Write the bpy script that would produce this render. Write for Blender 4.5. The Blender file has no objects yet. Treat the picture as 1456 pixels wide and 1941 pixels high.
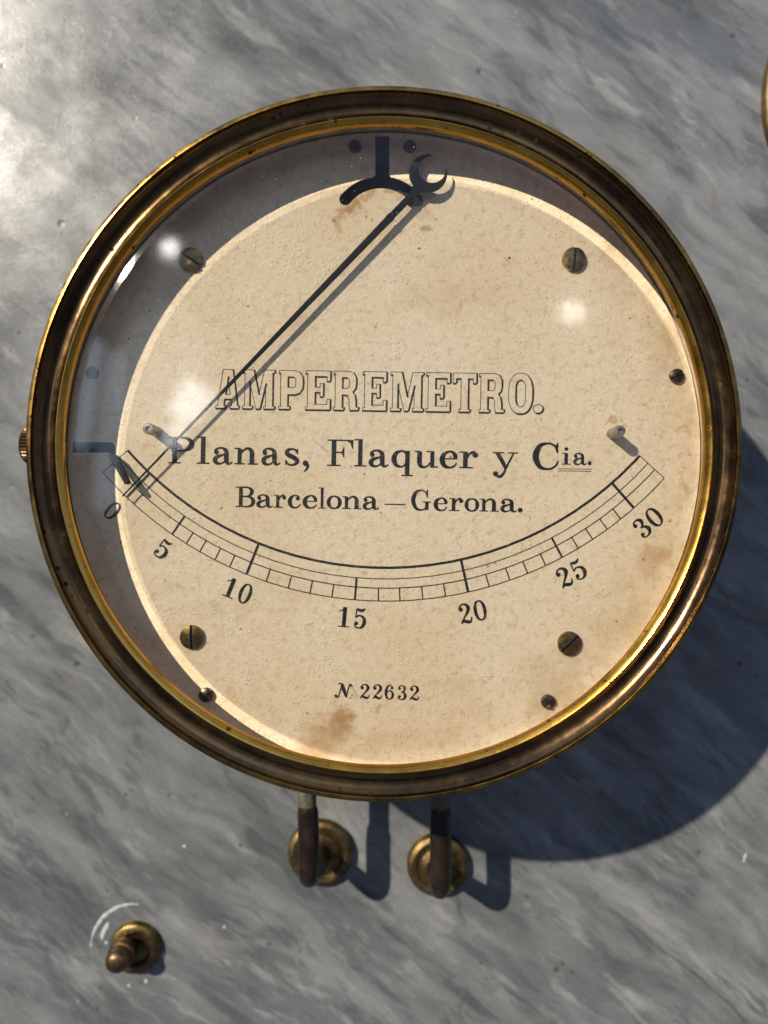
import bpy, bmesh, math, random
from math import sin, cos, pi, radians, atan2, hypot
from mathutils import Matrix, Vector
random.seed(7)
sc = bpy.context.scene
COL = sc.collection
MM = 0.001

# ---------------------------------------------------------------- geometry of the place
# The panel is modelled in its own frame (x right, y up, z out of the marble, millimetres)
# and stood upright at the end: it is a vertical switchboard slab.
STAND = Matrix.Translation((0, 0, 1.45)) @ Matrix.Rotation(radians(90), 4, 'X')
CAM_D = 288.0                 # camera to marble, mm
F_PX = 1402.0                 # focal length in pixels of the 1456x1941 photograph
ZB = 82.4                     # front of the bezel
ZD = ZB - 18.2                # face of the dial
CY = 19.06                    # height of the instrument's axis above the lens axis
SUN = Vector((-0.824, 0.683, 1.0)).normalized()      # towards the sun, panel frame

def P(px, py, z=ZD):          # where a measured point of the photograph lies at height z
    k = (CAM_D - z) / F_PX
    return ((px - 728) * k, -(py - 970.5) * k)

# ---------------------------------------------------------------- camera
cam = bpy.data.cameras.new('camera')
cam.sensor_fit = 'VERTICAL'; cam.sensor_height = 36; cam.lens = F_PX / 1941 * 36
cam.clip_start = 0.01; cam.clip_end = 100
cam.dof.use_dof = True; cam.dof.focus_distance = 0.216; cam.dof.aperture_fstop = 7.2
co = bpy.data.objects.new('camera', cam); COL.objects.link(co)
co.matrix_world = STAND @ Matrix.Translation((0, 0, CAM_D * MM))
sc.camera = co
sc.cycles.max_bounces = 8; sc.cycles.transparent_max_bounces = 16
sc.cycles.sample_clamp_indirect = 6.0
sc.cycles.caustics_reflective = True

# ---------------------------------------------------------------- sky, sun, lamps seen in the glass
wsun = (STAND.to_3x3() @ SUN).normalized()
world = bpy.data.worlds.new('World'); sc.world = world; world.use_nodes = True
wn = world.node_tree
# the room around the panel: dim, bluish, uneven daylight
bgn = wn.nodes['Background']; bgn.inputs['Strength'].default_value = 1.45
wtc = wn.nodes.new('ShaderNodeTexCoord'); wno = wn.nodes.new('ShaderNodeTexNoise')
wno.inputs['Scale'].default_value = 1.7; wno.inputs['Detail'].default_value = 3
wn.links.new(wtc.outputs['Generated'], wno.inputs['Vector'])
wrp = wn.nodes.new('ShaderNodeValToRGB'); wn.links.new(wno.outputs[0], wrp.inputs[0])
wrp.color_ramp.elements[0].position = 0.38; wrp.color_ramp.elements[0].color = (0.035, 0.042, 0.06, 1)
wrp.color_ramp.elements[1].position = 0.66; wrp.color_ramp.elements[1].color = (0.15, 0.19, 0.29, 1)
wsx = wn.nodes.new('ShaderNodeSeparateXYZ'); wn.links.new(wtc.outputs['Generated'], wsx.inputs[0])
wmr = wn.nodes.new('ShaderNodeMapRange'); wn.links.new(wsx.outputs[2], wmr.inputs[0])
wmr.interpolation_type = 'SMOOTHSTEP'
for i_, v_ in enumerate((0.05, 0.85, 0.62, 3.0), 1): wmr.inputs[i_].default_value = v_
wml = wn.nodes.new('ShaderNodeVectorMath'); wml.operation = 'SCALE'
wn.links.new(wrp.outputs[0], wml.inputs[0]); wn.links.new(wmr.outputs[0], wml.inputs['Scale'])
wn.links.new(wml.outputs[0], bgn.inputs['Color'])

sun = bpy.data.lights.new('sun', 'SUN'); sun.energy = 4.9; sun.angle = radians(0.9); sun.color = (1.0, 0.91, 0.755)
so = bpy.data.objects.new('sun', sun); COL.objects.link(so)
so.matrix_world = Matrix.Translation((-1, -2, 3)) @ wsun.to_track_quat('Z', 'Y').to_matrix().to_4x4()

def lamp(name, px, py, wpx, hpx, radiance, color, shape='DISK', dist=2.0, rot=0):
    """a lit lamp or window in front of the panel, placed by its mirror image in the flat glass"""
    zg = (ZB - 6.5) * MM
    L = CAM_D * MM - zg
    a = bpy.data.lights.new(name, 'AREA'); a.shape = shape
    s = (L + dist) / F_PX
    a.size = wpx * s; a.size_y = hpx * s
    if shape in ('DISK', 'SQUARE'): area = a.size ** 2 * (pi / 4 if shape == 'DISK' else 1)
    else: area = a.size * a.size_y * (pi / 4 if shape == 'ELLIPSE' else 1)
    a.energy = radiance * pi * area; a.color = color
    o = bpy.data.objects.new(name, a); COL.objects.link(o)
    d = (L + dist)
    loc = Vector(((px - 728) / F_PX * d, -(py - 970.5) / F_PX * d, zg + dist))
    zax = (loc - Vector((0, 0, zg))).normalized(); xax = Vector((0, 1, 0)).cross(zax).normalized(); yax = zax.cross(xax)
    R3 = Matrix((xax, yax, zax)).transposed()
    o.matrix_world = STAND @ Matrix.Translation(loc) @ R3.to_4x4() @ Matrix.Rotation(rot, 4, 'Z')
    return o
lamp('round_lamp', 320, 478, 30, 32, 24, (1, 0.98, 0.95))
lamp('round_lamp', 1084, 590, 46, 40, 8, (1, 0.94, 0.78))
lamp('window_light', 360, 758, 60, 84, 7, (0.93, 0.96, 1), 'RECTANGLE', rot=radians(-32))
lamp('window_light', 330, 822, 40, 56, 6, (0.93, 0.96, 1), 'ELLIPSE', rot=radians(-20), dist=2.05)
lamp('window_light', 300, 700, 150, 250, 0.8, (0.85, 0.93, 1), 'ELLIPSE', rot=radians(-20), dist=2.15)
lamp('window_light', 163, 745, 26, 210, 2.6, (0.62, 0.78, 1), 'RECTANGLE', rot=radians(-7), dist=2.1)
lamp('window_light', 206, 815, 44, 300, 1.3, (0.60, 0.77, 1), 'RECTANGLE', rot=radians(-5), dist=2.1)

vs = sc.view_settings
vs.view_transform = 'Standard'; vs.look = 'None'; vs.exposure = 0.4; vs.gamma = 1.0

# ---------------------------------------------------------------- node helpers
class N:
    def __init__(s, name):
        s.m = bpy.data.materials.new(name); s.m.use_nodes = True
        s.t = s.m.node_tree; s.b = s.t.nodes['Principled BSDF']; s.out = s.t.nodes['Material Output']
        s.tc = s.t.nodes.new('ShaderNodeTexCoord')
    def n(s, kind, **kw):
        nd = s.t.nodes.new('ShaderNode' + kind)
        for k, v in kw.items():
            if k[0] == '_': s.link(v, nd.inputs[int(k[1:])])
            else: setattr(nd, k, v)
        return nd
    def link(s, v, inp):
        if isinstance(v, (int, float, tuple, list)): inp.default_value = v
        else: s.t.links.new(v, inp)
    def co(s): return s.tc.outputs['Object']
    def math(s, op, a, b=0.0, c=None, clamp=False):
        nd = s.n('Math', operation=op, use_clamp=clamp); s.link(a, nd.inputs[0]); s.link(b, nd.inputs[1])
        if c is not None: s.link(c, nd.inputs[2])
        return nd.outputs[0]
    def vmath(s, op, a, b):
        nd = s.n('VectorMath', operation=op); s.link(a, nd.inputs[0]); s.link(b, nd.inputs[1])
        return nd.outputs['Value'] if op in ('LENGTH', 'DISTANCE', 'DOT_PRODUCT') else nd.outputs[0]
    def noise(s, vec, scale, detail=4, rough=0.55, dist=0.0, out=0):
        nd = s.n('TexNoise'); s.link(vec, nd.inputs['Vector'])
        nd.inputs['Scale'].default_value = scale; nd.inputs['Detail'].default_value = detail
        nd.inputs['Roughness'].default_value = rough; nd.inputs['Distortion'].default_value = dist
        return nd.outputs[out]
    def voro(s, vec, scale, feature='F1', out='Distance', rnd=1.0):
        nd = s.n('TexVoronoi', feature=feature); s.link(vec, nd.inputs['Vector'])
        nd.inputs['Scale'].default_value = scale; nd.inputs['Randomness'].default_value = rnd
        return nd.outputs[out]
    def mapr(s, v, a, b, c=0.0, d=1.0, smooth=True):
        nd = s.n('MapRange', interpolation_type='SMOOTHSTEP' if smooth else 'LINEAR')
        s.link(v, nd.inputs[0]); s.link(a, nd.inputs[1]); s.link(b, nd.inputs[2]); s.link(c, nd.inputs[3]); s.link(d, nd.inputs[4])
        return nd.outputs[0]
    def mix(s, f, a, b, mode='MIX'):
        nd = s.n('Mix', data_type='RGBA', blend_type=mode)
        s.link(f, nd.inputs[0]); s.link(a, nd.inputs[6]); s.link(b, nd.inputs[7]); return nd.outputs[2]
    def mapping(s, vec, rot=(0, 0, 0), scale=(1, 1, 1), loc=(0, 0, 0)):
        nd = s.n('Mapping'); s.link(vec, nd.inputs[0]); nd.inputs['Rotation'].default_value = rot
        nd.inputs['Scale'].default_value = scale; nd.inputs['Location'].default_value = loc; return nd.outputs[0]
    def bump(s, h, dist, strength=1.0, normal=None):
        nd = s.n('Bump'); s.link(h, nd.inputs['Height']); nd.inputs['Distance'].default_value = dist
        nd.inputs['Strength'].default_value = strength
        if normal is not None: s.link(normal, nd.inputs['Normal'])
        return nd.outputs[0]
    def set(s, **kw):
        for k, v in kw.items(): s.link(v, s.b.inputs[k.replace('_', ' ')])
        return s.m
def c4(r, g, b): return (r, g, b, 1.0)
def grey(v): return (v, v, v, 1.0)

# ---------------------------------------------------------------- materials
def mat_marble():
    g = N('marble'); o = g.co()
    warp = g.noise(o, 7, 4, 0.55, out=1)
    w = g.vmath('MULTIPLY', g.vmath('SUBTRACT', warp, (0.5, 0.5, 0.5)), (0.034, 0.034, 0.034))
    v = g.vmath('ADD', o, w)
    st = g.mapping(g.mapping(v, rot=(0, 0, radians(36))), scale=(0.24, 1, 1))
    st2 = g.mapping(g.mapping(v, rot=(0, 0, radians(41))), scale=(0.26, 1, 1), loc=(3, 1, 0))
    a = g.noise(st, 38, 8, 0.64)
    b = g.noise(st2, 110, 7, 0.66, 0.2)
    cl = g.noise(o, 8, 4, 0.55)
    col = g.mix(g.mapr(a, 0.40, 0.60), c4(0.102, 0.110, 0.117), c4(0.168, 0.175, 0.182))
    col = g.mix(g.math('MULTIPLY', g.mapr(b, 0.50, 0.37), 0.7), col, c4(0.066, 0.073, 0.079))
    col = g.mix(g.math('MULTIPLY', g.mapr(b, 0.54, 0.68), 0.75), col, c4(0.245, 0.25, 0.252))
    col = g.mix(g.math('MULTIPLY', g.mapr(cl, 0.45, 0.62), 0.5), col, c4(0.19, 0.195, 0.198))
    fs = g.noise(g.mapping(g.mapping(v, rot=(0, 0, radians(38))), scale=(0.16, 1, 1), loc=(7, 2, 0)), 260, 5, 0.65)
    col = g.mix(0.22, col, g.mix(1.0, col, g.mix(g.mapr(fs, 0.3, 0.7), grey(0.62), grey(1.38)), 'MULTIPLY'))
    soft = g.noise(g.mapping(g.mapping(v, rot=(0, 0, radians(34))), scale=(0.34, 1, 1), loc=(0, 5, 0)), 46, 7, 0.62, 0.3)
    col = g.mix(0.6, col, g.mix(1.0, col, g.mix(g.mapr(soft, 0.34, 0.66), grey(0.73), grey(1.27)), 'MULTIPLY'))
    rid = g.math('ABSOLUTE', g.math('SUBTRACT', g.noise(st2, 44, 6, 0.6, 0.2), 0.5))
    col = g.mix(g.math('MULTIPLY', g.math('MULTIPLY', g.mapr(rid, 0.03, 0.0), g.mapr(g.noise(o, 20, 2), 0.48, 0.62)), 0.45), col, c4(0.055, 0.063, 0.068))
    # isolated dark veins
    vein = g.math('ABSOLUTE', g.math('SUBTRACT', g.noise(st, 17, 5, 0.62, 0.3), 0.5))
    vm = g.math('MULTIPLY', g.mapr(vein, 0.022, 0.0), g.mapr(g.noise(o, 14, 2), 0.5, 0.66))
    col = g.mix(g.math('MULTIPLY', vm, 0.7), col, c4(0.045, 0.052, 0.058))
    col = g.mix(1.0, col, c4(0.895, 0.885, 0.865), 'MULTIPLY')
    # pits, specks, crystals
    sp = g.mapr(g.voro(o, 150), 0.16, 0.05)
    sp = g.math('MULTIPLY', sp, g.mapr(g.noise(o, 60, 2), 0.56, 0.64))
    col = g.mix(g.math('MULTIPLY', sp, 0.8), col, c4(0.05, 0.042, 0.034))
    sp2 = g.math('MULTIPLY', g.mapr(g.voro(g.mapping(o, loc=(4, 2, 1)), 70), 0.11, 0.04), g.mapr(g.noise(o, 31, 2), 0.45, 0.55))
    col = g.mix(g.math('MULTIPLY', sp2, 0.7), col, c4(0.035, 0.03, 0.024))
    wh = g.math('MULTIPLY', g.mapr(g.voro(g.mapping(o, loc=(1, 7, 2), rot=(0, 0, 1.1), scale=(1, .55, 1)), 120), 0.07, 0.03), g.mapr(g.noise(g.mapping(o, loc=(9, 9, 9)), 40, 2), 0.56, 0.62))
    col = g.mix(g.math('MULTIPLY', wh, 0.35), col, c4(0.42, 0.42, 0.40))
    rust = g.math('MULTIPLY', g.mapr(g.noise(g.mapping(o, loc=(5, 5, 5)), 22, 3), 0.62, 0.78), 0.3)
    col = g.mix(rust, col, c4(0.19, 0.145, 0.105))
    grain = g.noise(o, 900, 3, 0.7)
    col = g.mix(0.42, col, g.mix(1.0, col, g.mix(grain, grey(0.45), grey(1.55)), 'MULTIPLY'))
    rough = g.math('ADD', g.mapr(g.noise(o, 500, 4, 0.7), 0.3, 0.7, -0.03, 0.05), g.mapr(g.noise(g.mapping(o, loc=(3, 0, 3)), 30, 4, 0.6), 0.35, 0.65, 0.24, 0.33))
    bmp = g.bump(g.noise(o, 900, 5, 0.7), 0.00008, 0.9)
    bmp = g.bump(g.math('MULTIPLY', sp2, -1.0), 0.0003, 0.6, bmp)
    return g.set(Base_Color=col, Roughness=rough, Normal=bmp, Specular_IOR_Level=g.mapr(g.noise(o, 26, 5, 0.65), 0.38, 0.62, 0.22, 0.62))

def mat_brass(name, bright=(0.72, 0.47, 0.13), dark=(0.30, 0.17, 0.055), patina=0.35, tarnish=(0.05, 0.03, 0.018), rough=(0.2, 0.4),
              spots=0.6, turned=True, spot_scale=420, seed=0.0, nscale=60):
    g = N(name); o = g.mapping(g.co(), loc=(seed, seed * 2, seed))
    oc = g.co()
    big = g.noise(o, nscale, 5, 0.62)
    fine = g.noise(o, nscale * 9, 4, 0.7)
    k = g.math('ADD', g.math('MULTIPLY', big, 0.75), g.math('MULTIPLY', fine, 0.25))
    col = g.mix(g.mapr(k, 0.36, 0.62), c4(*dark), c4(*bright))
    pt = g.math('MULTIPLY', g.mapr(g.noise(o, nscale * 0.6, 6, 0.7), 0.62 - patina * 0.5, 0.92 - patina * 0.5), min(1.0, 0.3 + patina), clamp=True)
    col = g.mix(pt, col, c4(*tarnish))
    s = g.math('MULTIPLY', g.mapr(g.voro(o, spot_scale), 0.30, 0.16), g.mapr(g.noise(o, spot_scale * 0.30, 2), 0.55, 0.60))
    s = g.math('MULTIPLY', s, spots, clamp=True)
    col = g.mix(s, col, c4(0.02, 0.012, 0.008))
    r = g.math('ADD', g.mapr(fine, 0.3, 0.7, rough[0], rough[1]), g.math('ADD', g.math('MULTIPLY', pt, 0.12), g.math('MULTIPLY', s, 0.4)), clamp=True)
    met = g.math('SUBTRACT', 1.0, g.math('ADD', g.math('MULTIPLY', pt, 0.15), g.math('MULTIPLY', s, 0.0)), clamp=True)
    nrm = g.bump(g.noise(o, max(nscale * 14, 700), 4, 0.65), 0.000012 if turned else 0.00003, 0.6)
    if turned:
        sx = g.n('SeparateXYZ'); g.link(oc, sx.inputs[0])
        rad = g.math('SQRT', g.math('ADD', g.math('MULTIPLY', sx.outputs[0], sx.outputs[0]), g.math('MULTIPLY', sx.outputs[1], sx.outputs[1])))
        ang = g.math('MULTIPLY', g.math('ARCTAN2', sx.outputs[1], sx.outputs[0]), 0.004)
        cv = g.n('CombineXYZ'); g.link(rad, cv.inputs[0]); g.link(ang, cv.inputs[1]); g.link(g.math('MULTIPLY', sx.outputs[2], 0.7), cv.inputs[2])
        nrm = g.bump(g.noise(cv.outputs[0], 5200, 3, 0.6), 0.00002, 0.7, nrm)
        streak = g.noise(cv.outputs[0], 1500, 4, 0.65)
        col = g.mix(0.30, col, g.mix(1.0, col, g.mix(g.mapr(streak, .3, .7), grey(0.35), grey(1.35)), 'MULTIPLY'))
    return g.set(Base_Color=col, Metallic=met, Roughness=r, Normal=nrm)

STAINS = [  # px, py, radius px, strength, colour, inner fraction
    (640, 1378, 38, .75, (0.50, 0.26, 0.09)), (612, 1400, 52, .55, (0.58, 0.34, 0.13)), (650, 1360, 22, .6, (0.42, 0.21, 0.07)), (600, 1425, 40, .4, (0.58, 0.36, 0.15)),
    (1240, 1048, 26, .6, (0.60, 0.33, 0.12)), (1228, 1075, 34, .45, (0.62, 0.38, 0.17)), (1305, 925, 16, .55, (0.50, 0.30, 0.15)), (1298, 905, 10, .4, (0.50, 0.30, 0.15)),
    (1205, 1180, 50, .35, (0.58, 0.40, 0.2)), (1150, 1200, 36, .3, (0.58, 0.40, 0.2)),
    (658, 398, 22, .95, (0.48, 0.24, 0.08)), (672, 378, 22, .9, (0.5, 0.26, 0.09)), (700, 362, 15, .8, (0.55, 0.3, 0.1)), (740, 358, 14, .75, (0.55, 0.3, 0.1)), (645, 420, 16, .6, (0.5, 0.26, 0.09)), (760, 365, 12, .4, (0.5, 0.28, 0.1)),
    (805, 440, 10, .75, (0.42, 0.24, 0.09)), (800, 400, 26, .3, (0.5, 0.33, 0.15)), (850, 575, 60, .28, (0.62, 0.42, 0.22)), (790, 560, 45, .2, (0.62, 0.42, 0.24)),
    (1160, 797, 11, .65, (0.55, 0.28, 0.09)), (1182, 795, 9, .5, (0.55, 0.28, 0.09)), (1165, 845, 10, .4, (0.6, 0.4, 0.15)),
    (1295, 818, 9, .5, (0.5, 0.32, 0.18)), (724, 1343, 13, .6, (0.30, 0.29, 0.34)), (672, 1316, 9, .5, (0.4, 0.38, 0.38)), (690, 320, 14, .4, (0.45, 0.25, 0.16)), (700, 275, 18, .3, (0.45, 0.3, 0.24)),
    (1290, 1250, 40, .3, (0.6, 0.44, 0.25)), (950, 690, 70, .14, (0.66, 0.46, 0.26)), (560, 700, 80, .12, (0.66, 0.46, 0.26)), (1250, 700, 30, .22, (0.62, 0.44, 0.3)),
    (966, 489, 9, .5, (0.55, 0.25, 0.15)), (966, 489, 3.4, .97, (0.03, 0.015, 0.01)), (795, 471, 3.4, .9, (0.06, 0.03, 0.015)), (633, 418, 4, .7, (0.2, 0.08, 0.04)),
    (827, 416, 3.5, .6, (0.2, 0.08, 0.04)), (712, 620, 4, .6, (0.35, 0.1, 0.05)), (1000, 347, 7, .5, (0.3, 0.18, 0.15)), (916, 342, 3, .6, (0.15, 0.12, 0.1)), (1157, 1352, 5, .5, (0.3, 0.12, 0.06)),
    (1270, 987, 5, .6, (0.25, 0.14, 0.06)), (1030, 1326, 5, .5, (0.25, 0.18, 0.1)), (1220, 1060, 4, .6, (0.35, 0.12, 0.04)), (313, 1100, 3, .6, (0.3, 0.1, 0.04)), (583, 1352, 4, .6, (0.2, 0.07, 0.03)), (1085, 1228, 28, .35, (0.4, 0.28, 0.14)),
]
def mat_paper():
    g = N('aged_dial_card'); o = g.co()
    base = g.mix(g.mapr(g.noise(o, 22, 4, 0.6), 0.35, 0.68), c4(0.94, 0.80, 0.585), c4(0.88, 0.72, 0.48))
    mott = g.noise(o, 420, 5, 0.7)
    base = g.mix(g.math('MULTIPLY', g.mapr(mott, 0.50, 0.66), 0.42), base, c4(0.55, 0.40, 0.24))
    base = g.mix(g.math('MULTIPLY', g.mapr(mott, 0.46, 0.30), 0.4), base, c4(0.90, 0.82, 0.69))
    dx = g.vmath('ADD', o, g.vmath('MULTIPLY', g.vmath('SUBTRACT', g.noise(o, 170, 4, 0.65, out=1), (.5, .5, .5)), (0.013, 0.013, 0.0)))
    for (px, py, rp, stg, colr) in STAINS:
        x, y = P(px, py); y -= CY
        vec = dx if rp > 6 else o
        d = g.vmath('DISTANCE', vec, (x * MM, y * MM, ZD * MM))
        R = rp * (CAM_D - ZD) / F_PX * MM
        f = g.math('MULTIPLY', g.mapr(d, R * 1.1, R * 0.25), stg * (1.0 if rp <= 6 else 0.9))
        base = g.mix(f, base, c4(*colr))
    s1 = g.math('MULTIPLY', g.mapr(g.voro(o, 640), 0.26, 0.08), g.mapr(g.noise(o, 230, 2), 0.46, 0.60))
    base = g.mix(g.math('MULTIPLY', s1, 0.30), base, c4(0.20, 0.15, 0.12))
    s2 = g.math('MULTIPLY', g.mapr(g.voro(g.mapping(o, loc=(3, 3, 3)), 210), 0.11, 0.045), g.mapr(g.noise(o, 90, 2), 0.5, 0.6))
    base = g.mix(g.math('MULTIPLY', s2, 0.7), base, c4(0.16, 0.10, 0.07))
    fg = g.noise(o, 1300, 4, 0.75)
    base = g.mix(0.32, base, g.mix(1.0, base, g.mix(g.mapr(fg, .3, .7), grey(0.72), grey(1.12)), 'MULTIPLY'))
    # foxing and grime gathered at the rim of the card
    sx = g.n('SeparateXYZ'); g.link(o, sx.inputs[0])
    rr_ = g.math('SQRT', g.math('ADD', g.math('MULTIPLY', sx.outputs[0], sx.outputs[0]), g.math('MULTIPLY', sx.outputs[1], sx.outputs[1])))
    rim = g.math('MULTIPLY', g.mapr(rr_, 0.074, 0.096), g.mapr(g.noise(g.mapping(o, loc=(6, 1, 0)), 55, 5, 0.65), 0.42, 0.68))
    base = g.mix(g.math('MULTIPLY', rim, 0.55), base, c4(0.52, 0.35, 0.17))
    fox = g.math('MULTIPLY', g.mapr(g.noise(g.mapping(o, loc=(1, 6, 4)), 34, 6, 0.7), 0.56, 0.74), 0.38)
    base = g.mix(fox, base, c4(0.58, 0.40, 0.20))
    scr = g.mapr(g.noise(g.mapping(g.mapping(o, rot=(0, 0, 0.7)), scale=(0.03, 1, 1)), 900, 2, 0.5), 0.70, 0.76)
    base = g.mix(g.math('MULTIPLY', g.math('MULTIPLY', scr, g.mapr(g.noise(o, 70, 2), 0.55, 0.62)), 0.45), base, c4(0.3, 0.22, 0.15))
    # blisters in the varnish
    bl = g.math('MULTIPLY', g.mapr(g.voro(g.mapping(o, loc=(8, 1, 5)), 820), 0.32, 0.02), g.mapr(g.noise(g.mapping(o, loc=(2, 2, 2)), 130, 3), 0.48, 0.60))
    h = g.math('ADD', g.math('MULTIPLY', g.noise(o, 900, 4, 0.6), 0.6), g.math('MULTIPLY', g.noise(o, 260, 3), 0.8))
    nr = g.bump(h, 0.00022, 1.0)
    nr = g.bump(bl, 0.00016, 1.0, nr)
    return g.set(Base_Color=base, Roughness=g.mapr(mott, .3, .7, 0.26, 0.42), Normal=nr, Specular_IOR_Level=0.35)

def mat_ink():
    g = N('printing_ink'); o = g.co()
    wear = g.math('MAXIMUM', g.mapr(g.noise(o, 1500, 5, 0.75), 0.58, 0.68), g.math('MULTIPLY', g.mapr(g.noise(o, 260, 4, 0.7), 0.60, 0.74), 0.6))
    col = g.mix(g.math('MULTIPLY', wear, 0.75), c4(0.010, 0.009, 0.009), c4(0.50, 0.40, 0.27))
    return g.set(Base_Color=col, Roughness=0.45, Normal=g.bump(g.noise(o, 900, 4), 0.0001, 0.5))

def mat_simple(name, col, rough=0.5, metallic=0.0, var=0.25, scale=300, bump=0.00003, spec=0.5):
    g = N(name); o = g.co(); n = g.noise(o, scale, 5, 0.65)
    c = g.mix(g.mapr(n, .3, .7), c4(*[v * (1 - var) for v in col]), c4(*[v * (1 + var) for v in col]))
    return g.set(Base_Color=c, Roughness=g.mapr(n, .3, .7, rough * 0.8, min(1, rough * 1.2)), Metallic=metallic,
                 Normal=g.bump(g.noise(o, scale * 3, 4), bump, 0.7), Specular_IOR_Level=spec)

def mat_needle():
    g = N('blackened_needle'); o = g.co(); n = g.noise(o, 700, 5, 0.7)
    wear = g.math('MULTIPLY', g.mapr(g.noise(o, 180, 4, 0.7), 0.58, 0.70), 0.5)
    c = g.mix(wear, c4(0.010, 0.010, 0.012), c4(0.055, 0.038, 0.024))
    dust = g.mapr(g.voro(o, 900), 0.16, 0.08)
    dust = g.math('MULTIPLY', dust, g.mapr(g.noise(o, 300, 2), 0.55, 0.62))
    c = g.mix(g.math('MULTIPLY', dust, 0.5), c, grey(0.35))
    return g.set(Base_Color=c, Roughness=g.mapr(n, .3, .7, .45, .65), Metallic=0.0, Specular_IOR_Level=0.15, Normal=g.bump(n, 0.00005, 0.6))

def mat_glass(name, tint, slant_dim):
    """old glass: a clear pane that mirrors by Fresnel; film = haze that dims rays passing at a slant"""
    g = N(name); t = g.t; t.nodes.remove(g.b)
    tr = g.n('BsdfTransparent'); gl = g.n('BsdfGlossy')
    dirt = g.noise(g.co(), 160, 6, 0.75)
    gl.inputs['Roughness'].default_value = 0.1
    g.link(g.mapr(dirt, 0.3, 0.75, 0.03, 0.075), gl.inputs['Roughness'])
    if slant_dim:
        lw = g.n('LayerWeight'); lw.inputs[0].default_value = 0.5
        k = g.mapr(lw.outputs['Facing'], 0.20, 0.32, slant_dim[0], slant_dim[1])  # tint by angle stands in for the bright band the bevel would focus
        cc = g.n('CombineColor'); g.link(k, cc.inputs[0]); g.link(g.math('MULTIPLY', k, 0.995), cc.inputs[1]); g.link(g.math('MULTIPLY', k, 0.985), cc.inputs[2])
        g.link(cc.outputs[0], tr.inputs[0])
    else: tr.inputs[0].default_value = tint
    fw = g.n('LayerWeight'); fw.inputs[0].default_value = 0.5
    fres = g.math('ADD', 0.03, g.math('MULTIPLY', 0.9, g.math('POWER', fw.outputs['Facing'], 5.0)))
    nb = g.bump(g.noise(g.co(), 14, 2), 0.0006, 0.35)
    g.link(nb, gl.inputs['Normal'])
    ms = g.n('MixShader'); g.link(fres, ms.inputs[0]); g.link(tr.outputs[0], ms.inputs[1]); g.link(gl.outputs[0], ms.inputs[2])
    # specks of dust lying on the glass
    df = g.n('BsdfDiffuse'); df.inputs[0].default_value = grey(0.7)
    sp = g.math('MULTIPLY', g.mapr(g.voro(g.co(), 420), 0.09, 0.05), g.mapr(g.noise(g.co(), 100, 2), 0.58, 0.64))
    m2 = g.n('MixShader'); g.link(g.math('ADD', g.math('MULTIPLY', sp, 0.30), g.mapr(dirt, 0.35, 0.75, 0.0, 0.005), clamp=True), m2.inputs[0]); g.link(ms.outputs[0], m2.inputs[1]); g.link(df.outputs[0], m2.inputs[2])
    t.links.new(m2.outputs[0], g.out.inputs[0])
    return g.m

M = dict(
    marble=mat_marble(),
    bezel=mat_brass('tarnished_bezel_brass', (0.215, 0.125, 0.048), (0.090, 0.054, 0.030), 0.34, (0.05, 0.032, 0.022), (0.14, 0.21), 0.9, True, 330, 0.3, 22),
    lip=mat_brass('rubbed_rim_brass', (0.42, 0.25, 0.055), (0.10, 0.062, 0.026), 0.5, (0.05, 0.035, 0.025), (0.19, 0.30), 0.9, False, 420, 1.3, 26),
    amber=mat_brass('lacquered_amber_brass', (0.64, 0.36, 0.07), (0.42, 0.22, 0.035), 0.05, (0.08, 0.035, 0.01), (0.20, 0.28), 0.9, True, 300, 3.1, 14),
    screw=mat_brass('screw_brass', (0.55, 0.36, 0.12), (0.20, 0.13, 0.05), 0.35, (0.03, 0.028, 0.025), (0.2, 0.34), 0.6, False, 700, 0.7, 120),
    bush=mat_brass('weathered_brass', (0.27, 0.185, 0.075), (0.11, 0.075, 0.035), 0.35, (0.06, 0.042, 0.03), (0.3, 0.5), 0.6, True, 500, 0.9, 160),
    stud=mat_brass('dull_copper_brass', (0.24, 0.150, 0.075), (0.09, 0.060, 0.035), 0.4, (0.05, 0.035, 0.028), (0.28, 0.48), 0.5, False, 600, 1.9, 180),
    boss=mat_brass('olive_brass', (0.20, 0.145, 0.065), (0.09, 0.065, 0.035), 0.35, (0.04, 0.03, 0.022), (0.42, 0.55), 0.6, False, 500, 0.9, 60),
    knob=mat_brass('dark_knurled_brass', (0.16, 0.105, 0.05), (0.06, 0.04, 0.022), 0.4, (0.02, 0.015, 0.012), (0.28, 0.42), 0.4, False, 600, 1.9, 180),
    rod=mat_simple('dark_oxidised_rod', (0.020, 0.012, 0.008), 0.30, 0.3, 0.4, 200),
    ferrule=mat_simple('verdigris_ferrule', (0.085, 0.082, 0.055), 0.6, 0.3, 0.4, 400),
    case=mat_simple('black_case_enamel', (0.03, 0.025, 0.022), 0.5, 0.2, 0.3, 120),
    lining=mat_simple('pale_case_lining', (0.70, 0.62, 0.50), 0.55, 0.0, 0.15, 200),
    steel=mat_simple('dull_steel', (0.36, 0.32, 0.27), 0.42, 0.7, 0.4, 500),
    darksteel=mat_simple('dark_bronze_pin', (0.10, 0.072, 0.048), 0.32, 0.8, 0.5, 900),
    black=mat_needle(),
    void=mat_simple('dark_interior', (0.012, 0.012, 0.014), 0.8, 0.0, 0.2),
    paste=mat_simple('white_scuff', (0.36, 0.37, 0.37), 0.8, 0.0, 0.2, 900),
    paper=mat_paper(), ink=mat_ink(),
    pane=mat_glass('dusty_dimmed_glass', None, (0.975, 0.715)),  # pane tinted against slanted sun; the untinted bevel leaves the bright dial strip
    bevel=mat_glass('clear_glass_bevel', (1, 1, 1, 1), None),
)

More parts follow.
